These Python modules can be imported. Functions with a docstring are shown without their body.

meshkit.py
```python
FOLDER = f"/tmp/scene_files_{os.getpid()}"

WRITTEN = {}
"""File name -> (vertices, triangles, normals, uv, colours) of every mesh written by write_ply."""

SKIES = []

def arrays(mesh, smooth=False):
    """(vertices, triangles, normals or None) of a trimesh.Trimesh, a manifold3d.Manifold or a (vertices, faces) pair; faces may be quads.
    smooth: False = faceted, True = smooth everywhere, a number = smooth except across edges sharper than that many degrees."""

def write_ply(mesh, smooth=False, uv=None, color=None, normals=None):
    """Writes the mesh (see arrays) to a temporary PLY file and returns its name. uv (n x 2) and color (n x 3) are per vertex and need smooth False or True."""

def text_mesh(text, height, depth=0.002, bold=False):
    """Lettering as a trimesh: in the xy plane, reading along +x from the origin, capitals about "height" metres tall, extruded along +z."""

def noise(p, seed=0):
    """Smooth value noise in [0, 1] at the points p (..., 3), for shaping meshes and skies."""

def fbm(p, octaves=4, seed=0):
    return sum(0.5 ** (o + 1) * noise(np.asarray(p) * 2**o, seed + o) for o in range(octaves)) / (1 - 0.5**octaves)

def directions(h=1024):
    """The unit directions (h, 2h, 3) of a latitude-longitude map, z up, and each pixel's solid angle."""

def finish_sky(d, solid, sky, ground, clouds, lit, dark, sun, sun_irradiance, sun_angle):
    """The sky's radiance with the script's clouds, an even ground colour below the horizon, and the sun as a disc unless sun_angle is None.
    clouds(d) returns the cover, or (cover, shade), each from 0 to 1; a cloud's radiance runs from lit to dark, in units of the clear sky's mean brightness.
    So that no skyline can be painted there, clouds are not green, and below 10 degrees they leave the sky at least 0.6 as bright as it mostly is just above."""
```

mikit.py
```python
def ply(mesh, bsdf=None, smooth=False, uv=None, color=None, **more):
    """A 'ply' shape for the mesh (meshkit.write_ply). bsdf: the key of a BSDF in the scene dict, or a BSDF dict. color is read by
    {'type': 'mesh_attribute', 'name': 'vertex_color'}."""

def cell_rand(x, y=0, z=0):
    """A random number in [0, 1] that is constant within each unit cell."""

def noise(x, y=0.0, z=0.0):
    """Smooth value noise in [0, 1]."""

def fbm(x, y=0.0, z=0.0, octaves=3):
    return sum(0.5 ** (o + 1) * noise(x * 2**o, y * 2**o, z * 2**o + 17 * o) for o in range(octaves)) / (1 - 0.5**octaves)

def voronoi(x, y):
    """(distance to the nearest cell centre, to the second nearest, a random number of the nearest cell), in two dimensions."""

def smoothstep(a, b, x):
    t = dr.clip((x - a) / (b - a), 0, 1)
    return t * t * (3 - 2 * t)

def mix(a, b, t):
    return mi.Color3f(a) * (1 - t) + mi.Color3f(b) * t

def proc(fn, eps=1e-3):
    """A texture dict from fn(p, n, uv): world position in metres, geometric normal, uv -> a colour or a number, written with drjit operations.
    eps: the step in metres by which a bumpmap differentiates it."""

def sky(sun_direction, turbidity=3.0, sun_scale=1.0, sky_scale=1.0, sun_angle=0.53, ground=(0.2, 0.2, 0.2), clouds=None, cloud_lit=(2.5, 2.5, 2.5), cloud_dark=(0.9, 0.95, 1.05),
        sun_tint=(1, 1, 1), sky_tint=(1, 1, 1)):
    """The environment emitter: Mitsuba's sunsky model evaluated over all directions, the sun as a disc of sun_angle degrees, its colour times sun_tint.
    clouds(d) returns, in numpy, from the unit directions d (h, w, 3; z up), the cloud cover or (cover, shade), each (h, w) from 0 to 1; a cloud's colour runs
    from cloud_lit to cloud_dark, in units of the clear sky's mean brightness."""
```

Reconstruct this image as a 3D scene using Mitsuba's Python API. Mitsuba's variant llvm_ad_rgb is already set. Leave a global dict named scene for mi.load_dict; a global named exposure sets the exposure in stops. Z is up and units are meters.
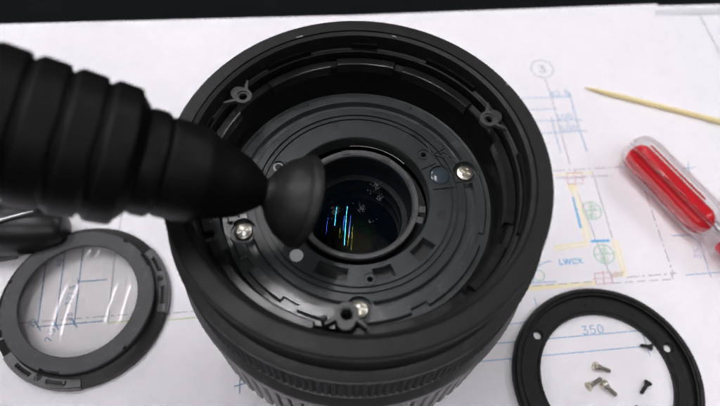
import math
import numpy as np, trimesh, mitsuba as mi, mikit, meshkit
import manifold3d as m3
from shapely.geometry import Polygon
T = mi.ScalarTransform4f
rng = np.random.default_rng(7)
MM = 0.001
LENS_H = 80.0                       # height of the lens rim above the paper, mm (all shapes below are written in mm)
scene, labels = {}, {}

# ------------------------------------------------------------------ camera, light, exposure
exposure = 0.0
_o = np.array([0.66, -63.54, 181.75]); _f = np.array([0.0, 0.47301, -0.88106]); _u = np.array([-0.06105, 0.87941, 0.47213])
scene['camera'] = {'type': 'thinlens', 'fov': math.degrees(2 * math.atan(0.6)), 'fov_axis': 'x', 'aperture_radius': 0.0011, 'focus_distance': 0.149,
                   'near_clip': 0.01, 'far_clip': 20.0,
                   'to_world': T().look_at(origin=(_o * MM).tolist(), target=((_o + _f * 100) * MM).tolist(), up=_u.tolist())}
scene['room_light'] = {'type': 'constant', 'radiance': {'type': 'rgb', 'value': [0.10, 0.10, 0.106]}}
LAMP = [125.0, 121.0, 125.5]           # radiance of the fluorescent tubes
TUBES = [(x, -.02) for x in (-.84, -.7, -.27, -.13, 1.2, 1.34)] + [(x, 1.0) for x in (-.84, -.7, .75, .89)] + [(-.75, -1.0), (-.15, -1.0), (.45, -1.0)]     # near ends, metres; each runs away from the viewer
LAMP_Z = 1.17

# ------------------------------------------------------------------ helpers
def obj(name, mesh, bsdf, parent=None, smooth=30, **kw):
    base = (parent + '__' if parent else '') + name
    key, i = base, 0
    while key in scene or key in labels and key not in EMPTY:
        i += 1; key = f'{base}_{i:03d}'
    q = scaled(mesh); assert len(q[1]) and np.isfinite(q[0]).all(), key
    scene[key] = mikit.ply(q, bsdf, smooth=smooth, **kw)
    return key
EMPTY = set()
def scaled(mesh):
    if hasattr(mesh, 'to_mesh'):
        m = mesh.to_mesh(); v, f = np.array(m.vert_properties[:, :3], float), np.array(m.tri_verts)
    elif isinstance(mesh, tuple): v, f = np.array(mesh[0], float), np.array(mesh[1])
    else: v, f = np.array(mesh.vertices, float), np.array(mesh.faces)
    return (v * MM, f)
def thing(name, label, cat, group=None):
    key, i = name, 0
    while key in labels: i += 1; key = f'{name}_{i:03d}'
    labels[key] = {'label': label, 'category': cat}
    if group: labels[key]['group'] = group
    EMPTY.add(key)
    return key
def tm(v, f): return trimesh.Trimesh(v, f, process=False)
def rev(prof, n=160, a0=0.0, a1=360.0, rf=None):
    """closed profile [(r, z)] (counter-clockwise in r-z) swept round z; rf(k, n) scales r at step k"""
    prof = np.asarray(prof, float)
    area = np.sum(prof[:, 0] * np.roll(prof[:, 1], -1) - np.roll(prof[:, 0], -1) * prof[:, 1])
    if area < 0: prof = prof[::-1]
    full = abs(a1 - a0) >= 359.999
    a = np.radians(np.linspace(a0, a1, n, endpoint=not full)); m, p = len(a), len(prof)
    v = np.stack([np.outer(np.cos(a), prof[:, 0]), np.outer(np.sin(a), prof[:, 0]), np.tile(prof[:, 1], (m, 1))], -1)
    if rf is not None: v[..., :2] *= rf(a)[:, :, None] if rf(a).ndim == 2 else rf(a)[:, None, None]
    v = v.reshape(-1, 3); f = []
    for k in range(m if full else m - 1):
        k2 = (k + 1) % m
        i = np.arange(p); j = (i + 1) % p
        f.append(np.stack([k * p + i, k2 * p + i, k2 * p + j], 1)); f.append(np.stack([k * p + i, k2 * p + j, k * p + j], 1))
    f = np.vstack(f)[:, ::-1]
    if not full:
        t = trimesh.creation.triangulate_polygon(Polygon(prof), engine='earcut')
        fa = np.array(t[1]); tv = np.array(t[0])
        idx = np.array([np.argmin(((prof - q) ** 2).sum(1)) for q in tv])
        fa = idx[fa]
        q = prof[fa]; s = (q[:, 1, 0] - q[:, 0, 0]) * (q[:, 2, 1] - q[:, 0, 1]) - (q[:, 1, 1] - q[:, 0, 1]) * (q[:, 2, 0] - q[:, 0, 0])
        fa[s < 0] = fa[s < 0][:, ::-1]
        f = np.vstack([f, fa[:, ::-1], fa + (m - 1) * p])
    mesh = tm(v, f)
    if mesh.volume < 0: mesh.invert()
    return mesh
def lathe(prof, n=96):
    """open profile from axis to axis (r=0 at both ends) -> solid of revolution"""
    prof = np.asarray(prof, float); a = np.linspace(0, 2 * np.pi, n, endpoint=False)
    v = [[0, 0, prof[0, 1]]]; rings = prof[1:-1]
    for r, z in rings: v += np.stack([r * np.cos(a), r * np.sin(a), 0 * a + z], 1).tolist()
    v.append([0, 0, prof[-1, 1]]); f = []; i = np.arange(n); j = (i + 1) % n
    f.append(np.stack([0 * i, 1 + i, 1 + j], 1))
    for k in range(len(rings) - 1):
        b0, b1 = 1 + k * n, 1 + (k + 1) * n
        f.append(np.stack([b0 + i, b1 + i, b1 + j], 1)); f.append(np.stack([b0 + i, b1 + j, b0 + j], 1))
    b = 1 + (len(rings) - 1) * n
    f.append(np.stack([b + i, 0 * i + len(v) - 1, b + j], 1))
    m = tm(np.array(v), np.vstack(f))
    if m.volume < 0: m.invert()
    return m
def M(mesh):
    mesh = trimesh.Trimesh(mesh.vertices, mesh.faces, process=True)
    return m3.Manifold(m3.Mesh(vert_properties=np.asarray(mesh.vertices, np.float32), tri_verts=np.asarray(mesh.faces, np.uint32)))
def cyl(r, z0, z1, x=0, y=0, n=40, r2=None):
    return m3.Manifold.cylinder(z1 - z0, r, r if r2 is None else r2, n).translate([x, y, z0])
def sector(r0, r1, z0, z1, a0, a1, n=24):
    return M(rev([(r0, z0), (r1, z0), (r1, z1), (r0, z1)], n, a0, a1))
def frame(p, d, up=(0, 0, 1)):
    """4x4 that takes +z to d and the origin to p"""
    d = np.asarray(d, float) / np.linalg.norm(d); u = np.asarray(up, float)
    if abs(d @ u) > .999: u = np.array([0., 1, 0])
    x = np.cross(u, d); x = x / np.linalg.norm(x); y = np.cross(d, x)
    m = np.eye(4); m[:3, 0], m[:3, 1], m[:3, 2], m[:3, 3] = x, y, d, p
    return m
def moved(mesh, m):
    if hasattr(mesh, 'to_mesh'):
        q = mesh.to_mesh(); mesh = tm(np.array(q.vert_properties[:, :3], float), np.array(q.tri_verts))
    mesh = mesh.copy(); mesh.apply_transform(m); return mesh
def lift(mesh, dz=LENS_H):
    m = np.eye(4); m[2, 3] = dz; return moved(mesh, m)
def rbox(sx, sy, sz, r, n=12):
    s = m3.Manifold.sphere(r, n)
    return m3.Manifold.batch_hull([s.translate([x * (sx / 2 - r), y * (sy / 2 - r), z * (sz / 2 - r)]) for x in (-1, 1) for y in (-1, 1) for z in (-1, 1)])
def pol(r, deg, z=0.0): return np.array([r * math.cos(math.radians(deg)), r * math.sin(math.radians(deg)), z])

# ------------------------------------------------------------------ materials
P = mikit.proc
def rgb(c): return {'type': 'rgb', 'value': list(c) if hasattr(c, '__len__') else [c] * 3}
def plastic(base, rough, spec=0.5, bump=None, bs=1.0, eps=5e-5):
    b = {'type': 'principled', 'base_color': base if isinstance(base, dict) else rgb(base), 'roughness': rough if not callable(rough) else P(rough), 'specular': spec}
    if bump is not None: b = {'type': 'bumpmap', 'arbitrary': P(bump, eps=eps), 'scale': bs, 'bsdf': b}
    return {'type': 'twosided', 'bsdf': b}
K = 1000.0
def grain(p, n, uv): return mikit.fbm(p.x * 4.5 * K, p.y * 4.5 * K, p.z * 4.5 * K, octaves=2)
def fine(p, n, uv): return mikit.fbm(p.x * 2.5 * K, p.y * 2.5 * K, p.z * 2.5 * K, octaves=3)
def rugged(p, n, uv): return mikit.fbm(p.x * 1.1 * K, p.y * 1.1 * K, p.z * 1.1 * K, octaves=4)
def worn(a, b, s, lo=.62, hi=.82):
    def fn(p, n, uv):
        d = mikit.fbm(p.x * s * K, p.y * s * K, p.z * s * K, octaves=3); e = mikit.noise(p.x * 3.1 * K, p.y * 3.1 * K, p.z * 3.1 * K)
        return mikit.mix(a, b, mikit.smoothstep(lo, hi, d * .75 + e * .3))
    return P(fn)
def rough_var(a, b, s):
    def fn(p, n, uv): return a + (b - a) * mikit.fbm(p.x * s * K, p.y * s * K, p.z * s * K, octaves=2)
    return fn
scene['rim_black'] = plastic(worn((0.004723, 0.004841, 0.004369), (0.007085, 0.007203, 0.006612), .35), rough_var(.42, .58, .3), .32, grain, 2.4e-5)
scene['inner_black'] = plastic(worn((0.00189, 0.001984, 0.001984), (0.004095, 0.004252, 0.004252), .4), rough_var(.38, .55, .4), .2)
scene['barrel_black'] = plastic(worn((0.00616, 0.00638, 0.00638), (0.01056, 0.01056, 0.01034), .4), .4, .5, grain, 1.5e-5)
scene['band_grey'] = plastic(worn((0.0405, 0.0405, 0.03982), (0.06075, 0.06075, 0.0594), .4), .34, .5, grain, 1e-5)
scene['rubber_black'] = plastic(worn((0.002025, 0.002025, 0.00216), (0.00405, 0.00405, 0.003825), .3), rough_var(.4, .55, .2), .18, fine, 3e-5)
scene['cup_rubber'] = plastic(worn((0.0096, 0.0096, 0.0096), (0.018, 0.0177, 0.0171), .25), rough_var(.36, .48, .25), .28, fine, 1.2e-5)
scene['plate_grey'] = plastic(worn((0.02168, 0.02658, 0.02615), (0.03373, 0.0389, 0.03799), .45), rough_var(.24, .38, .3), .4, grain, .9e-5)
scene['plate_gloss'] = plastic(worn((0.022, 0.02697, 0.02654), (0.03667, 0.04143, 0.04044), .5), rough_var(.2, .32, .35), 1.0, grain, .7e-5)
scene['ledge_grey'] = plastic(worn((0.0054, 0.005625, 0.005625), (0.0117, 0.01215, 0.01215), .45), rough_var(.2, .34, .3), .5)
scene['boss_grey'] = plastic((0.0325, 0.0338, 0.0338), .4, .5)
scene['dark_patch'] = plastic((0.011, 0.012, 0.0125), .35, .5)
scene['pale_dot'] = plastic((.3, .315, .32), .45)
scene['glue_blue'] = plastic((0.0288, 0.0408, 0.0504), .16, .6)
scene['pit_black'] = plastic((.006, .006, .007), .5, .3)
scene['holder_grey'] = plastic(worn((0.048, 0.051, 0.051), (0.066, 0.069, 0.069), .5), .36, .5)
scene['wall_black'] = plastic((.005, .005, .005), .7, .05)
scene['grip_rubber'] = plastic(worn((0.0078, 0.0078, 0.0078), (0.0143, 0.0143, 0.01365), .3), .62, .08)
scene['face_grey'] = plastic(worn((0.03862, 0.03862, 0.04206), (0.05452, 0.05452, 0.05832), .5), rough_var(.42, .55, .3), .35, grain, 1.3e-5)
scene['flange_grey'] = plastic(worn((0.018, 0.0186, 0.0192), (0.042, 0.042, 0.042), .5), .36, .5)
scene['mount_black'] = plastic((0.0042, 0.0042, 0.0042), .42, .45)
scene['ring_black'] = plastic(worn((0.0048, 0.00528, 0.00528), (0.012, 0.0126, 0.012), .4, .6, .85), rough_var(.36, .5, .35), .26, rugged, 3.2e-4)
scene['nickel'] = {'type': 'twosided', 'bsdf': {'type': 'principled', 'base_color': worn((.86, .81, .68), (.62, .57, .45), .8, .5, .75), 'metallic': 1.0, 'roughness': .3}}
scene['nickel_dark'] = {'type': 'twosided', 'bsdf': {'type': 'principled', 'base_color': rgb((0.36, 0.342, 0.3)), 'metallic': 1.0, 'roughness': .36}}
scene['steel'] = {'type': 'twosided', 'bsdf': {'type': 'principled', 'base_color': rgb((.75, .75, .76)), 'metallic': 1.0, 'roughness': .32}}
scene['black_oxide'] = plastic((.016, .016, .018), .3, .6)
scene['red_plastic'] = plastic((.6, .004, .014), .24, .35)
scene['pen_black'] = plastic((0.0042, 0.0042, 0.0048), .36, .4)
scene['pen_grey'] = plastic((.07, .07, .07), .35)
def thin_glass(r, t=(1, 1, 1), ior=1.5): return {'type': 'thindielectric', 'int_ior': ior, 'specular_reflectance': rgb(r), 'specular_transmittance': rgb(t)}
scene['glass_clear'] = thin_glass((.11, .11, .11), (.985, .985, .98))
scene['glass_rose'] = thin_glass((.03, .017, .02), (.985, .985, .98))
scene['acetate'] = thin_glass((1, 1, 1), (.95, .94, .94), 1.5)
scene['acetate_solid'] = {'type': 'dielectric', 'int_ior': 1.48, 'ext_ior': 1.0}
scene['glass_cyan'] = thin_glass((.012, .12, .17))
scene['glass_blue'] = thin_glass((.012, .03, .18))
scene['glass_green'] = thin_glass((.2, .5, .03))
scene['glass_amber'] = thin_glass((1, .36, .01))
def paper_col(a):
    def fn(p, n, uv):
        m = mikit.fbm(p.x * .35 * K, p.y * .35 * K, 3.0, octaves=3); fi = mikit.noise(p.x * 2.2 * K, p.y * 2.2 * K, 1.0)
        return mi.Color3f(a[0], a[1], a[2]) * (.965 + .035 * m + .015 * fi)
    return P(fn)
scene['paper_white'] = plastic(paper_col((.83, .815, .835)), .7, .3)
scene['paper_cool'] = plastic(paper_col((.81, .815, .83)), .7, .3)
scene['desk_black'] = plastic(worn((.006, .0075, .008), (.008, .0095, .01), .12), .85, .02, grain, 2e-5)
def wood(p, n, uv):
    g = mikit.fbm(p.x * .25 * K + p.y * 1.0 * K, p.y * 3.2 * K + p.x * .8 * K, p.z * 2.5 * K, octaves=3)
    return mikit.mix((.76, .66, .36), (.62, .5, .24), mikit.smoothstep(.4, .75, g))
scene['toothpick_wood'] = plastic(P(wood), .6, .3)
for nm, c in dict(ink_grey=(.38, .39, .42), ink_blue=(.27, .43, .61), ink_dark_blue=(.07, .19, .36), ink_cyan=(.14, .42, .68), ink_yellow=(.83, .77, .53), ink_red=(.62, .4, .43), ink_green=(.33, .55, .37),
                  ink_brown=(.58, .45, .34), ink_olive=(.52, .6, .38), ink_violet=(.5, .48, .72), ink_pale_green=(.72, .8, .72), ink_pale_yellow=(.85, .82, .71), ink_pale_grey=(.62, .63, .65)).items():
    scene[nm] = plastic(c, .7, .3)
scene['lamp_white'] = plastic((.8, .8, .8), .5)

# ------------------------------------------------------------------ ceiling lamps (the room's fluorescent tubes)
for k, (x, y) in enumerate(TUBES):
    c = trimesh.creation.cylinder(5.6, 560.0, sections=20)
    c.apply_transform(frame([x * 1000, y * 1000 + 280, LAMP_Z * 1000], [0, 1, 0]))
    key = obj('fluorescent_tube', c, 'lamp_white', smooth=40, emitter={'type': 'area', 'radiance': {'type': 'rgb', 'value': LAMP}})
    labels[key] = {'label': 'white fluorescent tube glowing overhead above the desk', 'category': 'lamp', 'group': 'fluorescent tubes overhead'}

# ------------------------------------------------------------------ desk and the printed sheets
def slab(poly, z0, z1):
    return trimesh.creation.extrude_polygon(Polygon(poly), z1 - z0, engine='earcut').apply_translation([0, 0, z0])
scene['desk'] = mikit.ply(scaled(slab([(-900, -500), (900, -500), (900, 700), (-900, 700)], -25, -0.6)), 'desk_black')
labels['desk'] = {'label': 'black matt desk top showing beyond the paper', 'category': 'desk', 'kind': 'structure'}
sheet2 = thing('paper_sheet', 'white printed sheet lying underneath, showing only at the top right corner', 'paper')
obj('page', slab([(60, 120), (118.4, 134.0), (123.6, 138.4), (151, 141.6), (215, 149.5), (230, -120), (40, -120)], -.45, -.3), 'paper_cool', sheet2, smooth=False)
sheet = thing('paper_sheet', 'large white sheet printed with a floor plan, lying under the lens and tools', 'paper')
obj('page', slab([(-215, 96.5), (-147, 105.1), (-4, 122), (121.9, 139), (125.4, 132.3), (126.8, 108.2), (128.5, 90), (139, -110), (-200, -110)], -.16, 0), 'paper_white', sheet, smooth=False)

class Print:
    """flat ink on a sheet: quads 0.05 mm above the paper"""
    def __init__(s): s.v, s.f = [], []
    def quad(s, q, z):
        b = len(s.v); s.v += [[x, y, z] for x, y in q]; s.f += [[b, b + 1, b + 2], [b, b + 2, b + 3]]
    def line(s, a, b, w=.3, z=.05, dash=None):
        a, b = np.array(a, float), np.array(b, float); L = np.linalg.norm(b - a); d = (b - a) / L; n = np.array([-d[1], d[0]]) * w / 2
        segs = [(0, L)]
        if dash:
            segs, t, k = [], 0.0, 0
            while t < L:
                l = dash[k % len(dash)]
                if k % 2 == 0: segs.append((t, min(L, t + l)))
                t += l; k += 1
        for t0, t1 in segs:
            p, q = a + d * t0, a + d * t1; s.quad([p - n, q - n, q + n, p + n], z)
        return s
    def path(s, pts, **k):
        for a, b in zip(pts[:-1], pts[1:]): s.line(a, b, **k)
        return s
    def poly(s, pts, z=.05): s.quad(pts, z); return s
    def circle(s, c, r, w=.28, a0=0, a1=360, z=.05, n=40):
        a = np.radians(np.linspace(a0, a1, n + 1)); c = np.array(c, float)
        for i in range(n):
            e = [np.array([math.cos(x), math.sin(x)]) for x in (a[i], a[i + 1])]
            s.quad([c + e[0] * (r - w / 2), c + e[0] * (r + w / 2), c + e[1] * (r + w / 2), c + e[1] * (r - w / 2)], z)
        return s
    def text(s, t, h, c, deg, z=.05, bold=False, sx=1.0):
        m = meshkit.text_mesh(t, h, depth=.02, bold=bold); v = np.array(m.vertices)
        v[:, :2] -= (v[:, :2].min(0) + v[:, :2].max(0)) / 2; v[:, 0] *= sx
        a = math.radians(deg); x, y = v[:, 0].copy(), v[:, 1].copy()
        v[:, 0], v[:, 1] = c[0] + x * math.cos(a) - y * math.sin(a), c[1] + x * math.sin(a) + y * math.cos(a)
        v[:, 2] += z - .02
        b = len(s.v); s.v += v.tolist(); s.f += (np.array(m.faces) + b).tolist(); return s
    def build(s, name, mat, label, parent):
        v, f = np.array(s.v), np.array(s.f)
        nz = np.cross(v[f[:, 1]] - v[f[:, 0]], v[f[:, 2]] - v[f[:, 0]])[:, 2]; f[nz < -1e-9] = f[nz < -1e-9][:, ::-1]
        k = obj(name, (v, f), mat, parent, smooth=False); labels[k] = {'label': label, 'kind': 'stuff'}; return k
#PRINT>
Print().circle((69.2,99.0), 4.40, 0.33, 0, 360).path([(69.8,94.0),(71.5,85.7),(72.7,75.0),(73.5,68.2),(75.3,54.8)], w=0.32).path([(83.0,52.8),(86.5,26.5)], w=0.33).path([(76.8,43.3),(80.6,26.1),(84.0,12.3)], w=0.32).path([(68.9,51.8),(94.2,55.3)], w=0.32, dash=(4.5, 1.0, 1.0, 1.0)).path([(69.3,48.9),(90.0,51.4)], w=0.32, dash=(4.5, 1.0, 1.0, 1.0)).path([(100.8,45.8),(104.8,14.9)], w=0.33, dash=(4.5, 1.0, 1.0, 1.0)).path([(88.9,12.5),(105.8,15.0)], w=0.33, dash=(4.5, 1.0, 1.0, 1.0)).path([(84.0,10.2),(104.4,12.9),(104.2,15.4)], w=0.33, dash=(3.0, 1.2)).path([(53.8,6.9),(79.2,10.5)], w=0.32, dash=(3.0, 1.2)).path([(-77.8,11.2),(-74.2,-13.0)], w=0.33).path([(-79.0,24.3),(-77.7,11.2)], w=0.33).path([(-55.2,-8.6),(-46.1,-7.3)], w=0.32, dash=(4.5, 1.0, 1.0, 1.0)).path([(-101.6,-14.9),(-68.8,-10.0)], w=0.33, dash=(4.5, 1.0, 1.0, 1.0)).path([(-73.4,42.0),(-76.9,29.8)], w=0.33).text('3', 3.61, (69.2,98.8), 8.8, bold=False, sx=1).build('printed_lines', 'ink_grey', 'thin grey plan lines printed on the sheet', sheet)
Print().path([(138.9,134.6),(142.9,113.2),(144.6,106.5)], w=0.3).build('printed_lines', 'ink_grey', 'thin grey line printed at the top right of the lower sheet', sheet2)
Print().poly([(120.4,135.3),(150.6,139.0),(149.7,135.5),(119.8,132.1)], z=.025).build('printed_band', 'ink_pale_grey', 'pale grey band printed along the edge of the lower sheet', sheet2)
Print().path([(59.4,83.6),(79.2,85.9)], w=0.33).path([(62.0,78.3),(73.2,79.7)], w=0.33).path([(63.9,73.3),(82.1,75.2)], w=0.33).path([(65.3,67.7),(83.4,70.3)], w=0.33).path([(78.7,88.2),(80.1,74.1),(82.2,60.9)], w=0.4).path([(70.5,75.7),(72.4,59.7)], w=0.33).path([(46.6,-6.0),(65.7,-3.0)], w=0.33).path([(39.5,-12.8),(91.9,-4.9)], w=0.33).path([(36.8,-18.3),(93.2,-9.7)], w=0.33).path([(91.0,-4.3),(92.3,-13.0)], w=0.33).path([(58.1,3.6),(58.8,0.7)], w=0.33).path([(108.7,14.6),(121.3,16.5)], w=0.33).path([(115.9,26.7),(117.2,14.5)], w=0.33).path([(106.8,28.7),(113.4,29.5)], w=0.33).path([(113.4,29.5),(116.2,26.7)], w=0.33).path([(118.8,59.2),(118.1,54.0)], w=0.33).path([(116.4,56.2),(120.9,57.0)], w=0.33).circle((65.5,9.4), 7.21, 0.33, 95, 185).path([(56.5,8.5),(65.7,9.5)], w=0.33).path([(76.4,74.3),(76.9,72.5)], w=0.33).build('printed_dimension_lines', 'ink_blue', 'pale blue dimension lines printed on the sheet', sheet)
Print().path([(-100.1,13.3),(-95.2,-14.6)], w=0.33).path([(-94.6,14.4),(-89.7,-14.8)], w=0.33).path([(-89.5,18.4),(-84.2,-14.3)], w=0.33).path([(-86.9,-0.5),(-78.0,0.8)], w=0.33).path([(-95.2,-15.6),(-75.7,-12.5)], w=0.33).path([(-96.4,-13.8),(-93.7,-16.7)], w=0.32).path([(-91.1,-13.1),(-88.4,-16.1)], w=0.32).path([(-85.7,-12.2),(-83.0,-15.1)], w=0.32).path([(-87.2,0.5),(-86.3,-1.8)], w=0.3).path([(-32.0,-23.5),(-31.0,-31.6)], w=0.33).path([(-33.0,-29.6),(-27.9,-27.8)], w=0.33).path([(-30.8,-25.2),(-31.2,-27.6)], w=0.32).build('printed_dimension_lines', 'ink_dark_blue', 'darker blue dimension lines printed at the left of the sheet', sheet)
Print().text('121.5', 2.04, (-87.9,-5.0), 90.5, bold=False, sx=0.85).text('25', 1.76, (-86.4,-11.8), 90.3, bold=False, sx=0.9).text('20', 1.74, (-97.0,-14.5), 91.4, bold=False, sx=0.9).text('7.5', 2.09, (-90.5,-17.8), 88.3, bold=False, sx=1).text('40', 1.84, (-94.7,5.4), 89.9, bold=False, sx=0.9).build('printed_numbers', 'ink_dark_blue', 'blue dimension figures printed sideways at the left of the sheet', sheet)
Print().text('82.5', 2.71, (74.8,87.1), 11.6, bold=False, sx=1).text('100', 2.59, (75.5,76.2), 10.5, bold=False, sx=1).text('100', 2.54, (76.6,70.9), 9.2, bold=False, sx=1).text('350', 2.76, (75.6,-5.7), 8.8, bold=False, sx=1).build('printed_numbers', 'ink_blue', 'blue dimension figures printed on the right of the sheet', sheet)
Print().path([(74.9,41.6),(76.2,29.6)], w=0.95).path([(79.0,24.8),(85.4,25.5)], w=0.95).text('LWCX', 1.99, (71.4,17.0), 8.0, bold=True, sx=1.0).build('printed_symbols', 'ink_cyan', 'bright blue blurred print of door marks and a short word', sheet)
Print().text('35', 2.39, (114.4,22.7), 85.0, bold=False, sx=1).build('printed_numbers', 'ink_violet', 'violet figures printed beside the screwdriver', sheet)
Print().path([(69.5,50.2),(83.3,52.0)], w=0.6).path([(74.4,46.4),(77.2,24.8)], w=0.5).path([(76.4,46.9),(79.2,25.7)], w=0.5).path([(66.0,22.0),(78.0,24.6)], w=0.55).path([(65.8,20.6),(78.5,23.3)], w=0.4).path([(86.4,25.8),(88.0,12.6)], w=0.6).path([(88.0,25.9),(89.4,12.7)], w=0.6).poly([(53.8,7.1),(78.9,10.7),(78.7,9.1),(53.7,5.4)], z=.025).poly([(73.4,46.7),(76.2,47.1),(76.3,44.5),(73.8,44.1)], z=.025).build('printed_walls', 'ink_yellow', 'pale yellow wall lines printed on the sheet', sheet)
Print().poly([(74.2,46.0),(76.4,46.7),(79.1,25.5),(77.2,24.8)], z=.025).poly([(86.4,25.8),(88.0,25.9),(89.4,12.7),(88.0,12.6)], z=.025).poly([(66.0,22.0),(78.0,24.6),(78.5,23.3),(65.8,20.6)], z=.025).build('printed_wall_fill', 'ink_pale_yellow', 'pale yellow wall fill printed on the sheet', sheet)
Print().path([(73.7,51.3),(79.3,51.9),(79.1,47.3),(73.6,46.7),(73.7,51.3)], w=0.33).path([(76.6,52.8),(76.3,46.1)], w=0.33).path([(72.9,48.9),(79.9,49.7)], w=0.33).path([(78.7,13.2),(84.2,14.0),(84.2,10.3),(78.7,9.5),(78.7,13.2)], w=0.33).path([(81.5,14.3),(81.4,9.2)], w=0.33).path([(77.9,11.2),(85.0,12.3)], w=0.33).build('printed_columns', 'ink_red', 'red outlined column marks printed on the sheet', sheet)
Print().circle((80.8,36.6), 3.29, 0.35, 0, 360).circle((82.8,20.4), 3.38, 0.35, 0, 360).circle((60.3,11.3), 1.81, 0.3, 0, 360).path([(77.4,36.2),(84.1,37.1)], w=0.33).path([(81.0,40.4),(80.5,32.9)], w=0.33).path([(79.4,20.0),(86.2,20.8)], w=0.33).path([(83.1,23.9),(82.6,16.8)], w=0.33).text('32', 1.84, (80.9,37.9), 8.4, bold=False, sx=1).text('80', 1.81, (80.6,34.7), 8.4, bold=False, sx=1).text('31', 1.78, (82.9,21.7), 8.0, bold=False, sx=1).text('80', 1.76, (82.7,18.5), 8.8, bold=False, sx=1).build('printed_symbols', 'ink_green', 'green circled symbols printed on the sheet', sheet)
Print().path([(84.1,12.1),(85.6,14.2)], w=0.35).path([(84.9,12.2),(86.3,14.3)], w=0.35).path([(85.7,12.3),(87.0,14.4)], w=0.35).path([(86.4,12.4),(87.7,14.5)], w=0.35).path([(87.2,12.5),(88.4,14.6)], w=0.35).build('printed_hatch', 'ink_brown', 'brown hatch marks printed beside the column mark', sheet)
Print().path([(-74.2,-13.1),(-67.5,-11.8)], w=0.45).path([(-54.7,-10.7),(-45.7,-9.3)], w=0.45).path([(-67.5,-11.8),(-54.7,-10.7)], w=0.33).build('printed_lines', 'ink_olive', 'olive green lines printed at the left of the sheet', sheet)
#<PRINT
# ------------------------------------------------------------------ the lens
lens = thing('camera_lens', 'black camera lens standing upright on the paper, its front opened onto an inner plate', 'camera lens')
rim = rev([(34.5, -.45), (35.25, -.02), (35.35, -.4), (35.6, -.4), (35.7, 0), (38.2, 0), (38.65, -.15), (38.92, -.5), (39, -1.1), (38.85, -1.6), (37.0, -1.7), (37.0, -10.6), (33.9, -10.6), (33.9, -4.4), (34.3, -4.2)], 260)
obj('front_rim', lift(rim), 'rim_black', lens)
obj('rim_wall', lift(rev([(36.9, -1.65), (38.75, -1.65), (38.8, -2.2), (38.7, -10.6), (36.9, -10.6)], 220)), 'wall_black', lens)
wall = rev([(33.9, -4.4), (33.3, -4.55), (33.2, -7.2), (32.2, -7.6), (31.6, -8.2), (29.2, -16.5), (33.8, -16.5)], 220)
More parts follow.
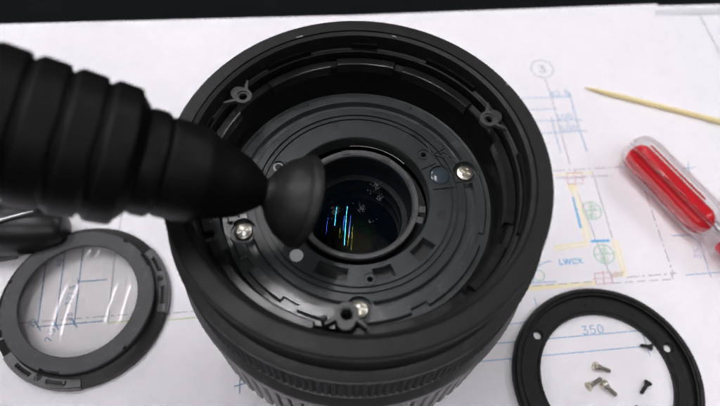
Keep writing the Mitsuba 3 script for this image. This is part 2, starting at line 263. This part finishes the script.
obj('inner_wall', lift(wall), 'inner_black', lens)
for a0, a1, z in ((-100 + 8, -48, -6.6), (-44, -24, -6.2), (-14, 22, -6.8), (42, 74, -6.6), (78, 102, -6.2), (105, 132, -6.6), (150, 178, -6.7), (183, 206, -5.8), (209, 258, -6.9)):
    obj('ledge', lift(rev([(31.0, z - 2.6), (33.1, z - 2.6), (33.1, z - .15), (32.9, z), (31.4, z), (31.15, z - .2)], max(6, int((a1 - a0) / 1.6)), a0, a1)), 'ledge_grey', lens)
for a0, a1, z in ((-80, -62, -3.0), (-20, 12, -3.2), (44, 66, -3.1), (86, 96, -2.6), (112, 130, -3.1), (160, 200, -3.1)):
    obj('rib', lift(rev([(33.7, z - 1.3), (34.4, z - 1.3), (34.4, z), (33.8, z)], max(6, int((a1 - a0) / 1.6)), a0, a1)), 'inner_black', lens)

# front plate with its grooves, pockets and holes
ZP = -14.0
SCREWS = [(25.7, -158), (25.4, 19), (25.4, -86)]
plate = M(rev([(15.9, ZP - .2), (16.1, ZP), (20.75, ZP), (20.8, ZP - .6), (21.15, ZP - .6), (21.2, ZP - .08), (22.0, ZP - .08), (22.05, ZP - .7), (22.4, ZP - .7), (22.45, ZP - .1), (24.0, ZP - .1), (24.2, ZP - .3), (24.2, ZP - 4), (15.9, ZP - 4)], 240))
band = M(rev([(24.2, ZP - 1.5), (25.9, ZP - 1.5), (26.2, ZP - .15), (28.2, ZP - .2), (28.5, ZP - .5), (28.5, ZP - 1.1), (30.5, ZP - 1.1), (30.5, ZP - 4), (24.2, ZP - 4)], 240))
for r, a in SCREWS:
    x, y, _ = pol(r, a); band = band + (cyl(3.1, ZP - 3, ZP + .02, x, y) - cyl(24.2, ZP - 5, ZP + 3, n=240)); plate = plate - cyl(2.75, ZP - 1.5, ZP + 2, x, y)
    band = band - cyl(2.75, ZP - 1.5, ZP + 2, x, y)
for a0, a1, r0, r1 in ((-114.5, -93, 16.9, 19.8), (-76.5, -63, 17.1, 19.9), (-46.5, -31, 16.9, 20.1)):
    plate = plate - sector(r0, r1, ZP - 2.6, ZP + 2, a0, a1, 10)
for r, a in ((19.0, 40), (19.3, -79)):
    x, y, _ = pol(r, a); plate = plate - cyl(1.45, ZP - .35, ZP + 1, x, y)
    plate = plate + (cyl(1.15, ZP - 1, ZP - .12, x, y) - cyl(.62, ZP - 3, ZP + 1, x, y))
    plate = plate - cyl(.62, ZP - 3, ZP + 1, x, y)
for r, a, q, d in ((19.4, 160, 1.5, .5), (19.6, 21, 2.45, .55), (19.4, 109, 1.2, .12), (18.9, -10, 1.2, .12), (22.9, 33, .75, .5), (18.9, -129, 1.5, .06)):
    x, y, _ = pol(r, a); plate = plate - cyl(q, ZP - d, ZP + 1, x, y)
for a0, a1, r0, r1 in ((10, 11, 17.0, 22.6), (29.5, 30.3, 16.2, 20.0), (36, 36.6, 20.5, 25.5), (25.5, 30.5, 23.6, 24.1), (13, 13.8, 22.4, 27), (-10, 11, 22.3, 22.5)):
    plate = plate - sector(r0, r1, ZP - .45, ZP + 1, a0, a1, 10)
for a0, a1, r0 in ((196, 203, 27.4), (214, 221, 27.0), (-20, -14, 27.2), (60, 66, 27.3), (92, 99, 27.4), (118, 126, 27.2), (-64, -56, 27.4), (-120, -112, 27.2)):
    band = band - sector(r0, 30, ZP - 1.05, ZP + 1, a0, a1, 8)
obj('plate_border', lift(band), 'plate_gloss', lens, smooth=25)
obj('ledge', lift(rev([(29.6, -10), (32.4, -10), (32.4, -8.6), (29.8, -8.5), (29.6, -8.7)], 16, 197, 213)), 'plate_gloss', lens)
obj('front_plate', lift(plate), 'plate_grey', lens, smooth=25)
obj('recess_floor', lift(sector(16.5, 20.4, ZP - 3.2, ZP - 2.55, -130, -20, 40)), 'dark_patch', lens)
def disc(name, r, a, q, z, mat, label=None, dome=0.0):
    x, y, _ = pol(r, a)
    prof = [(0, -.3), (q, -.3), (q, 0)] + [(q * math.cos(t), dome * math.sin(t)) for t in np.linspace(0, 1.4, 6)[1:]] + [(0, dome)]
    k = obj(name, lift(moved(lathe(prof, 36), frame([x, y, ZP + z], [0, 0, 1], (0, 1, 0)))), mat, lens)
    if label: labels[k] = {'label': label}
disc('dot', 18.9, -129, 1.42, -.02, 'pale_dot', 'pale grey round dot on the plate')
disc('dot', 19.4, 109, 1.12, -.09, 'dark_patch', 'dark round dot on the plate')
disc('dot', 18.9, -10, 1.12, -.09, 'dark_patch', 'dark round dot on the right of the plate')
disc('plug', 19.6, 21, 2.2, -.35, 'glue_blue', 'bluish translucent round plug in the plate', .5)
disc('plug', 19.4, 160, 1.2, -.4, 'pale_dot', 'pale ring shaped plug half behind the suction cup', .2)
x, y, _ = pol(19.4, 160); obj('plug_pin', lift(cyl(.75, ZP - .5, ZP - .1, x, y)), 'pit_black', lens)
def tube_path(pts, r, n=8):
    pts = np.asarray(pts, float)
    from scipy.interpolate import splprep, splev
    tck, _ = splprep(pts.T, s=0, k=min(3, len(pts) - 1)); q = np.array(splev(np.linspace(0, 1, 40), tck)).T
    d = np.gradient(q, axis=0); d /= np.linalg.norm(d, axis=1, keepdims=True)
    a = np.linspace(0, 2 * np.pi, n, endpoint=False); v, f = [], []
    for i in range(len(q)):
        s = np.cross(d[i], [0, 0, 1.0]); s /= np.linalg.norm(s) + 1e-9; u = np.cross(s, d[i])
        v += (q[i] + r * (np.cos(a)[:, None] * s + np.sin(a)[:, None] * u)).tolist()
    i = np.arange(n); j = (i + 1) % n
    for k in range(len(q) - 1): f += np.stack([k * n + i, (k + 1) * n + j, (k + 1) * n + i], 1).tolist() + np.stack([k * n + i, k * n + j, (k + 1) * n + j], 1).tolist()
    v += [q[0].tolist(), q[-1].tolist()]; e = len(v)
    f += np.stack([0 * i + e - 2, j, i], 1).tolist() + np.stack([0 * i + e - 1, (len(q) - 1) * n + i, (len(q) - 1) * n + j], 1).tolist()
    m = tm(np.array(v), np.array(f))
    if m.volume < 0: m.invert()
    return m
obj('wire', lift(tube_path([pol(21.1, 68, ZP + .05), pol(21.3, 55, ZP + .1), pol(21.3, 44, ZP + .1), pol(20.8, 37, ZP + .1), pol(21.8, 33, ZP + .1), pol(22.4, 31, ZP - .1)], .13)), 'ledge_grey', lens)
obj('wire', lift(tube_path([pol(24.6, 58, ZP - .3), pol(25.0, 48, ZP - .1), pol(25.2, 40, ZP - .1), pol(25.6, 36, ZP - .3)], .13)), 'ledge_grey', lens)

# screws in the plate
def phillips(r, h, dome, slot=.3):
    prof = [(0, 0), (r * .98, 0), (r, h * .3), (r * .97, h * .6)] + [(r * math.cos(t), h * .6 + dome * math.sin(t)) for t in np.linspace(.35, 1.5, 7)] + [(0, h * .6 + dome)]
    m = M(lathe(prof, 40)); top = h * .6 + dome
    for a in (0, 90):
        m = m - m3.Manifold.cube([r * 1.25, r * slot, dome + h * .5], True).translate([0, 0, top]).rotate([0, 0, a])
    m = m - m3.Manifold.cylinder(h * .9, r * .1, r * .34, 12).translate([0, 0, top - h * .85])
    return m
for (r, a), tw, hr in zip(SCREWS, (25, 62, 10), (1.95, 1.95, 1.9)):
    x, y, _ = pol(r, a)
    k = obj('screw', lift(moved(phillips(hr, .9, .55, .34).rotate([0, 0, tw]), frame([x, y, ZP - 1.5 + .35], [0, 0, 1], (0, 1, 0)))), 'nickel', lens)
    obj('washer', lift(cyl(2.3, ZP - 1.55, ZP - 1.2, x, y)), 'dark_patch', k)

# mounting lugs on the inner wall, each with its screw hole
for a, rr, z in ((147, 31.1, -2.4), (28.7, 31.0, -2.4), (-91, 29.7, -4.2)):
    ear = m3.Manifold.batch_hull([cyl(1.95, z - (1.1 if a > 0 else 3.2), z, rr, 0, 32), cyl(1.6, z - (1.1 if a > 0 else 3.2), z, rr + 1.4, 0, 32)])
    ear = ear + m3.Manifold.batch_hull([cyl(.35, z - (1.0 if a > 0 else 3.0), z - .1, rr + .6, 1.7, 12), cyl(.22, z - (.9 if a > 0 else 3.0), z - .1, rr + 2.0, 3.7, 12)]) + m3.Manifold.batch_hull([cyl(.35, z - (1.0 if a > 0 else 3.0), z - .1, rr + .6, -1.7, 12), cyl(.22, z - (.9 if a > 0 else 3.0), z - .1, rr + 2.0, -3.7, 12)])
    if a < 0: ear = ear + cyl(2.25, z - 8, z, rr, 0, 36)
    ear = ear - cyl(.9 if a > 0 else 1.15, z - 6, z + 1, rr, 0, 24)
    ear = ear - cyl(1.35, z - .35, z + 1, rr, 0, 28)
    obj('mounting_lug', lift(moved(ear.rotate([0, 0, a]), np.eye(4))), 'boss_grey', lens, smooth=35)
for s in (-1, 1):
    x, y, _ = pol(30.3, -91.5 + s * 7.5); obj('guide_pin', lift(m3.Manifold.batch_hull([cyl(.6, ZP, -7.0, x, y, 16), m3.Manifold.sphere(.58, 16).translate([x, y, -6.8])])), 'holder_grey', lens)

# inner lens group
obj('glass_holder', lift(rev([(12.35, -16.8), (12.5, -16.4), (12.9, -16.1), (13.7, -16.1), (13.85, -16.4), (13.85, -16.9), (12.35, -16.9)], 160)), 'holder_grey', lens)
for a in (-14, 22, 58, 100, 131, 210, 262, 310):
    obj('holder_key', lift(rev([(12.6, -16.2), (13.75, -16.2), (13.75, -15.98), (12.7, -15.98)], 8, a, a + 9)), 'boss_grey', lens)
obj('holder_clip', lift(sector(13.8, 15.3, -16.8, -15.9, -7, -1, 6)), 'holder_grey', lens)
obj('holder_clip', lift(sector(13.8, 15.2, -16.9, -16.3, -17, -11, 6)), 'holder_grey', lens)
obj('retaining_wire', lift(tube_path([pol(14.9, a, -16.2) for a in (100, 88, 76, 62, 46)], .11)), 'nickel_dark', lens)
obj('gap_well', lift(rev([(13.9, -20.5), (15.85, -20.5), (15.85, -20), (13.9, -20)], 100)), 'pit_black', lens)
obj('inner_tube', lift(rev([(11.0, -50), (11.3, -34), (11.9, -26), (12.3, -20), (12.4, -16.95), (13.85, -16.95), (13.85, -51), (11.0, -51)], 120)), 'pit_black', lens)
for z in (-24.5, -28.5, -33):
    obj('baffle', lift(rev([(10.4, z - .3), (12.2, z - .3), (12.2, z), (10.5, z)], 100)), 'pit_black', lens)
obj('tube_end', lift(cyl(11.4, -51.5, -50.9)), 'pit_black', lens)
def cap(R, ap, z, tilt=(0, 0), n=72, rings=20):
    """spherical glass surface of radius R (negative: hollow) and half width ap, crown at height z"""
    v, f = [[0, 0, 0]], []; a = np.linspace(0, 2 * np.pi, n, endpoint=False)
    for k in range(1, rings + 1):
        r = ap * k / rings; h = abs(R) - math.sqrt(R * R - r * r); v += np.stack([r * np.cos(a), r * np.sin(a), 0 * a - math.copysign(h, R)], 1).tolist()
    i = np.arange(n); j = (i + 1) % n; f += np.stack([0 * i, 1 + i, 1 + j], 1).tolist()
    for k in range(rings - 1):
        b0, b1 = 1 + k * n, 1 + (k + 1) * n; f += np.stack([b0 + i, b1 + i, b1 + j], 1).tolist() + np.stack([b0 + i, b1 + j, b0 + j], 1).tolist()
    m = tm(np.array(v), np.array(f)); m.apply_translation([0, 0, z]); return m
obj('front_glass', lift(cap(46, 12.3, -17.2)), 'glass_cyan', lens, smooth=True)
obj('inner_glass', lift(cap(26, 11.8, -22.2)), 'glass_blue', lens, smooth=True)
obj('inner_glass', lift(cap(14, 9.5, -28.5)), 'glass_green', lens, smooth=True)
obj('inner_glass', lift(cap(15, 9.0, -34.0)), 'glass_amber', lens, smooth=True)
# dust on the front glass
def on_glass(px, py): return np.array([px, py, -17.2 - (46 - math.sqrt(46 * 46 - px * px - py * py)) + .06])
v, f = [], []
for (cx, cy, sp, cnt) in ((4.2, 5.4, .75, 60), (5.0, 2.2, .6, 50), (-4.6, -1.6, 1.0, 80), (1.2, -1.0, .8, 60), (3.1, -4.0, .5, 16), (3.0, 3.8, .5, 14), (0, 0, 9, 40)):
    for _ in range(cnt):
        c = on_glass(cx + rng.normal(0, sp * .7), cy + rng.normal(0, sp * .7)); s = (.04 + .13 * rng.uniform() ** 2.2); a0 = rng.uniform(0, 6.28); q = rng.integers(4, 7); b = len(v)
        v.append((c + [0, 0, .05]).tolist()); v += [(c + [math.cos(a0 + 6.283 * i / q) * s * rng.uniform(.5, 1.2), math.sin(a0 + 6.283 * i / q) * s * rng.uniform(.5, 1.2), 0]).tolist() for i in range(q)]
        f += [[b, b + 1 + i, b + 1 + (i + 1) % q] for i in range(q)]
scene['dust_grey'] = plastic((.085, .09, .09), .8)
k = obj('dust', lift(tm(np.array(v), np.array(f))), 'dust_grey', lens + '__front_glass', smooth=False); labels[k] = {'label': 'specks of pale dust on the front glass', 'kind': 'stuff'}

# barrel outside
def teeth(n, depth, duty=.5):
    def fn(a):
        t = (a * n / (2 * np.pi)) % 1.0
        return 1 - depth * np.clip((np.abs(t - .5) - duty / 2) / .12, 0, 1)
    return fn
obj('shoulder_ring', lift(rev([(36, -10.2), (38.7, -9.9), (40.2, -10.8), (40.6, -11.3), (40.6, -12.0), (36, -12.0)], 220)), 'band_grey', lens)
obj('knurled_ring', lift(rev([(36, -12.0), (40.2, -12.0), (40.7, -12.5), (40.9, -23.3), (40.4, -24), (36, -24)], 1176, rf=teeth(168, .011, .56))), 'grip_rubber', lens)
obj('gap_ring', lift(rev([(36, -24), (39.0, -24), (39.0, -27.2), (36, -27.2)], 160)), 'mount_black', lens)
obj('smooth_ring', lift(rev([(36, -27.0), (39.2, -27.0), (40.4, -27.4), (41.8, -29.2), (42.1, -30.2), (42.1, -32.0), (41.6, -32.6), (36, -32.6)], 220)), 'band_grey', lens)
obj('ribbed_grip', lift(rev([(35, -32.6), (41.0, -32.6), (41.7, -33.3), (41.9, -60), (41, -61), (35, -61)], 1000, rf=teeth(84, .024, .55))), 'band_grey', lens)
obj('rear_barrel', lift(rev([(30, -61), (38.5, -61), (38.5, -70), (36, -73), (35, -80), (30, -80)], 160)), 'barrel_black', lens)

for a, rr, ln in ((115.0, 35.9, 1.5), (80.0, 34.9, 1.0), (36.0, 38.3, .8)):
    k = obj('scuff', lift(moved(rbox(ln, .22, .06, .025, 8), frame(pol(rr, a, .01), [0, 0, 1], (math.cos(math.radians(a)), math.sin(math.radians(a)), 0)))), 'pale_dot', lens + '__front_rim')

# ------------------------------------------------------------------ the rubber suction tool held over the lens
A = np.array([-11.4, -9.85, LENS_H + 1.2]); D = np.array([-.8791, -.0520, .4737]); D /= np.linalg.norm(D)
FR = frame(A, D)
tool = thing('suction_tool', 'black rubber suction tool with a ribbed grip, its cup held over the open lens', 'suction tool')
cup = [(0, 6.3), (2.6, 6.7), (2.8, 6.2), (3.7, 5.5), (5.0, 4.75), (6.3, 3.7), (7.4, 2.45), (8.1, 1.2), (8.45, .45), (8.42, .25), (8.75, -.1), (8.95, -.5), (9.15, -.8), (9.2, -1.2), (9.05, -1.5), (8.7, -1.4), (7.9, -.1), (6.4, 2.0), (4.4, 3.5), (2.2, 4.2), (0, 4.4)]
obj('suction_cup', moved(lathe(cup, 110), FR), 'cup_rubber', tool, smooth=40)
obj('cup_stem', moved(lathe([(0, 4.6), (2.5, 4.6), (2.55, 8.8), (0, 8.8)], 48), FR), 'rubber_black', tool)
nose = [(0, 6.9), (2.5, 6.95), (3.1, 7.25), (3.6, 7.9), (4.6, 9.4), (5.64, 11.1), (6.6, 13.8), (7.25, 16.3), (8.2, 18.2), (8.65, 19.6), (8.75, 23), (8.7, 24.9), (8.45, 25.2), (8.45, 25.6), (9.0, 26.0), (9.2, 26.5), (9.25, 28.4), (8.9, 29.3), (8.8, 30.3), (0, 30.3)]
obj('nose_cone', moved(lathe(nose, 110), FR), 'rubber_black', tool, smooth=35)
obj('core', moved(lathe([(0, 29.5), (9.5, 29.6), (10.9, 31), (11.3, 52), (11.5, 88), (0, 88)], 90), FR), 'rubber_black', tool, smooth=35)
s0 = 31.0
for k in range(10):
    r = 11.75 + .13 * k if k < 8 else 12.6; e = s0 + 4.95 + (.1 * k)
    obj('grip_ring', moved(rev([(9.0, s0), (r - .8, s0), (r - .3, s0 + .15), (r - .05, s0 + .5), (r, s0 + 1.0), (r + .14, e - 1.0), (r + .06, e - .8), (r - .5, e - .12), (r - .7, e), (9.0, e)], 110), FR), 'rubber_black', tool, smooth=35)
    s0 = e + .5
obj('bulb', moved(lathe([(0, s0 - 1), (10, s0 - .8), (14, s0 + 4), (18, s0 + 14), (19.5, s0 + 26), (17, s0 + 40), (10, s0 + 49), (0, s0 + 52)], 90), FR), 'rubber_black', tool, smooth=60)
# ------------------------------------------------------------------ mount ring with its glass, on the left
MC = np.array([-82.5, -7.9, 0.0])
def mt(mesh): m = np.diag([1.02, 1.02, .68, 1]); m[:3, 3] = MC; return moved(mesh, m)
mount = thing('glass_mount_ring', 'dark grey plastic mount ring with a round clear glass, left of the lens', 'mount ring')
face = M(rev([(17.4, 8.2), (17.2, 8.9), (17.4, 9.1), (21.75, 9.1), (22.0, 8.85), (22.0, 8.0), (21, 7.6), (17.6, 7.6)], 160))
for a0, a1 in ((-104, -88), (62, 66), (132, 136), (168, 171), (33, 45), (-40, -37)): face = face - sector(21.2, 23, 7, 10, a0, a1, 8)
obj('face_ring', mt(face), 'face_grey', mount)
obj('drum', mt(rev([(22.8, 0.4), (25.1, .4), (25.4, .8), (25.3, 2.4), (24.8, 2.9), (23.0, 3.3), (21.9, 4.4), (21.5, 7.7), (20.6, 7.7), (21.0, 4.0)], 160)), 'mount_black', mount)
for a0, a1 in ((-3, 49), (-136, -76), (-172, -148)):
    lug = sector(21.8, 25.6, .5, 3.7, a0, a1, 24) - sector(25.0, 26, 2.9, 5, a0 - 1, a1 + 1, 24)
    mid = (a0 + a1) / 2
    x, y, _ = pol(23.5, mid); lug = lug - cyl(.75, 1.5, 5, x, y, 24) - cyl(1.15, 3.25, 5, x, y, 24)
    for s in (-1, 1):
        if a1 - a0 > 30: lug = lug - sector(23.1, 24.3, 1.4, 5, mid + s * 13 - 7, mid + s * 13 + 7, 10) - sector(22.0, 22.7, 2.2, 5, mid + s * 17 - 3, mid + s * 17 + 3, 6)
        else: lug = lug - sector(23.3, 24.2, 1.4, 5, mid + s * 7 - 3, mid + s * 7 + 3, 6)
    k = obj('lug', mt(lug), 'flange_grey', mount)
    for s in (-1, 1):
        if a1 - a0 > 30: obj('clip_bar', mt(sector(24.15, 24.6, 3.3, 4.1, mid + s * 13 - 6, mid + s * 13 + 6, 10)), 'mount_black', k)
    x, y, _ = pol(23.6, mid + 19 if a1 - a0 > 30 else mid); obj('stud', mt(m3.Manifold.batch_hull([cyl(.5, 3, 4.2, x, y, 14), cyl(.35, 3, 4.5, x, y, 14)])), 'holder_grey', k)
obj('seat_ring', mt(rev([(17.5, 7.0), (20.7, 7.0), (20.7, 7.7), (17.5, 7.7)], 120)), 'mount_black', mount)
obj('glass', mt(cap(58, 17.9, 9.8)), 'glass_clear', mount, smooth=True)
obj('glass_rear_face', mt(cap(80, 20.9, 6.6)), 'glass_rose', mount, smooth=True)
# ------------------------------------------------------------------ black retaining ring and loose screws, on the right
RC = np.array([77.6, -21.0, 0.0])
def rt(mesh): m = np.eye(4); m[:3, 3] = RC; return moved(mesh, m)
ring = thing('retaining_ring', 'black round retaining ring with raised lip and small holes, at the lower right', 'ring')
rb = M(rev([(20.0, .05), (25.9, .05), (25.9, 1.5), (24.9, 1.55), (21.0, 1.5), (20.6, 1.75), (20.15, 1.7), (19.95, 1.4)], 200))
HOLES = []
for hx, hy in ((57.8, -9.0), (97.7, -10.5), (77.2, -44.0)):
    x, y = hx - RC[0], hy - RC[1]; rb = rb - cyl(1.25, -1, 5, x, y, 32); rb = rb - m3.Manifold.cylinder(.5, 1.25, 1.7, 32).translate([x, y, 1.1])
obj('flat_ring', rt(rb), 'ring_black', ring)
obj('lip', rt(rev([(25.6, .05), (28.0, .05), (28.4, .5), (28.35, 1.7), (28.0, 2.5), (27.5, 3.0), (26.9, 3.15), (26.55, 2.9), (26.45, 2.5), (26.2, 2.45), (26.0, 2.75), (25.75, 2.7), (25.55, 2.2)], 220)), 'ring_black', ring)
for a in (100, 62, 140, 20, 175): obj('dimple', rt(cyl(.55, 1.4, 1.58, *pol(23.0, a)[:2], 16)), 'inner_black', ring)

def loose_screw(name, label, group, head, tip, rh, hl, rt_, mat, kind):
    head, tip = np.array(head, float), np.array(tip, float); L = np.linalg.norm(tip - head)
    t = thing(name, label, 'screw', group)
    m4 = frame(tip, head - tip)
    if kind == 'pan':
        hd = phillips(rh, hl, .45, .24).translate([0, 0, L - hl * .4])
        sh = [(0, 0), (rt_ * .6, .1), (rt_ * .85, .35)]
    else:
        hd = M(lathe([(0, 0), (rt_, 0), (rh, hl), (rh, hl + .25), (0, hl + .25)], 36)) - m3.Manifold.cube([rh * 1.5, .4, .7], True).translate([0, 0, hl + .25]) - m3.Manifold.cube([.4, rh * 1.5, .7], True).translate([0, 0, hl + .25])
        hd = hd.translate([0, 0, L - hl])
        sh = [(0, 0), (rt_ * .6, .1), (rt_ * .85, .3)]
    z = .4
    body = L * .62
    while z < body: sh += [(rt_ * .84, z), (rt_ * 1.04, z + .14), (rt_ * .84, z + .28)]; z += .3
    sh += [(rt_ * .84, body + .1), (rt_ * (1.35 if kind == 'pan' else 1.0), body + .2), (rt_ * (1.35 if kind == 'pan' else 1.0), L), (0, L)]
    obj('head', moved(hd, m4), mat, t)
    obj('thread', moved(lathe(sh, 28), m4), mat if mat != 'nickel' else 'nickel_dark', t, smooth=False)
loose_screw('loose_screw', 'silver screw lying alone, farthest back of the three silver screws in the ring', None, (74.3, -17.4, 1.35), (79.2, -18.6, .75), 1.35, 1.1, .6, 'nickel', 'pan')
loose_screw('loose_screw', 'silver countersunk screw pointing up right, left one of the touching pair in the black ring', None, (71.6, -23.6, 1.35), (76.1, -20.8, .75), 1.4, 1.3, .6, 'nickel', 'sunk')
loose_screw('loose_screw', 'silver screw pointing down right, right one of the touching pair in the black ring', None, (76.2, -22.5, 1.45), (79.9, -25.6, .75), 1.35, 1.1, .62, 'nickel', 'pan')
loose_screw('loose_screw', 'small black screw touching the inner edge of the ring near its right hole', None, (92.6, -10.5, 1.15), (89.5, -9.9, .6), 1.1, .9, .55, 'black_oxide', 'sunk')
loose_screw('loose_screw', 'small black countersunk screw lying alone inside the black ring right of the silver screws', None, (89.7, -21.4, 1.2), (87.3, -24.6, .6), 1.2, 1.0, .58, 'black_oxide', 'sunk')
loose_screw('loose_screw', 'black screw inside the ring at the bottom edge, only its tip showing', None, (84.6, -31.3, 1.1), (85.5, -28.0, .6), 1.1, .9, .55, 'black_oxide', 'sunk')
# ------------------------------------------------------------------ screwdriver, toothpick, pen
sd = thing('screwdriver', 'screwdriver with a clear handle and red core lying on the sheet at the right edge', 'screwdriver')
S0, SD = np.array([95.0, 60.8, 7.25]), np.array([.578, -.816, 0.0])
SF = frame(S0, SD)
def fluted(prof, k, n=72, lobes=6):
    m = lathe(prof, n); v = m.vertices.copy(); a = np.arctan2(v[:, 1], v[:, 0]); c = 1 - k * (np.abs(np.cos(a * lobes / 2)) ** 3)
    v[:, :2] *= c[:, None]; return tm(v, m.faces)
obj('handle', moved(fluted([(0, 0), (2.5, .15), (4.6, .9), (6.2, 2.3), (7.0, 4.4), (7.2, 7), (7.2, 34), (6.8, 36), (5.4, 38), (4.7, 39.2), (4.6, 40.6), (5.2, 42), (6.7, 42.8), (6.9, 43.6), (6.9, 50), (6.0, 51.5), (0, 52)], .085), SF), 'acetate', sd, smooth=40)
pv = np.array([.816, .578, 0.0])
CF = frame(S0 - pv * 1.45 + [0, 0, -.2], SD)
obj('handle_core', moved(fluted([(0, 2.2), (2.0, 2.4), (3.8, 3.4), (4.7, 5.0), (4.85, 7), (4.85, 34.5), (4.1, 36.5), (2.4, 38), (0, 38.5)], .05, lobes=8), CF), 'red_plastic', sd, smooth=40)
for k in range(6):
    a = math.radians(60 * k + 10); pts = [(1.6, .55), (4.4, 1.35), (5.9, 2.9), (6.55, 5.2), (6.6, 12), (6.6, 22), (6.6, 33.4), (6.2, 35.6), (5.0, 37.6), (4.4, 39.4)]
    obj('handle_rib', moved(tube_path([(q * math.cos(a), q * math.sin(a), z) for q, z in pts], .5, 10), SF), 'acetate_solid', sd, smooth=40)
obj('core_rib', moved(lathe([(0, 5), (.32, 5.3), (.32, 30), (0, 30.4)], 20), frame(S0 + pv * 3.6 + [0, 0, 2.2], SD)), 'red_plastic', sd)
obj('collar_core', moved(fluted([(0, 43.4), (3.9, 43.7), (4.5, 44.4), (4.5, 49.5), (3.8, 50.4), (0, 50.6)], .06), SF), 'red_plastic', sd, smooth=40)
obj('shaft', moved(lathe([(0, 32), (1.3, 32.3), (1.6, 34), (1.6, 150), (.8, 160), (0, 160)], 40), frame(S0 + pv * .8, SD)), 'steel', sd, smooth=40)

pick = thing('toothpick', 'pale wooden toothpick lying on the sheet at the upper right, its point towards the lens', 'toothpick')
tp0, tp1 = np.array([84.6, 90.1, 1.05]), np.array([149.0, 74.0, 1.05]); L = np.linalg.norm(tp1 - tp0)
pk = lathe([(0, 0), (.22, .15), (.42, 2.0), (.68, 5.5), (.85, 9.5), (.93, 13)] + [(.93 + .015 * math.sin(k * 1.7), 13 + k * 3) for k in range(1, 16)] + [(.4, L - 1), (0, L)], 24)
obj('stick', moved(pk, frame(tp0, tp1 - tp0)), 'toothpick_wood', pick, smooth=40)
labels.pop(pick); scene['toothpick'] = scene.pop('toothpick__stick'); labels['toothpick'] = {'label': 'pale wooden toothpick lying on the sheet at the upper right, its point towards the lens', 'category': 'toothpick'}

pen = thing('marker_pen', 'glossy black pen with a shiny metal clip at the left edge behind the mount ring', 'pen')
PA, PB = np.array([-190.0, 8.0, 8.9]), np.array([-91.5, 14.2, 7.6]); PD = PB - PA; PL = np.linalg.norm(PD)
PF = frame(PA, PD)
obj('barrel', moved(lathe([(0, 0), (8.4, .3), (8.8, 2), (8.8, PL - 17), (8.5, PL - 14), (7.4, PL - 8), (5.6, PL - 3), (4.6, PL - 1), (3.6, PL - .2), (0, PL)], 72), PF), 'pen_black', pen, smooth=40)
obj('clip', moved(m3.Manifold.batch_hull([m3.Manifold.sphere(.75, 16).translate([0, 0, 0]), m3.Manifold.sphere(.3, 16).translate([0, 0, 15])]), frame([-112.3, 8.9, 17.6], [13.4, 6.5, -1.0])), 'steel', pen)
obj('trim', rbox(44, 2.6, 1.6, .7).transform(np.array([[.965, -.26, 0, -129], [.26, .965, 0, 1.2], [0, 0, 1, 1.3]])), 'pen_grey', pen)
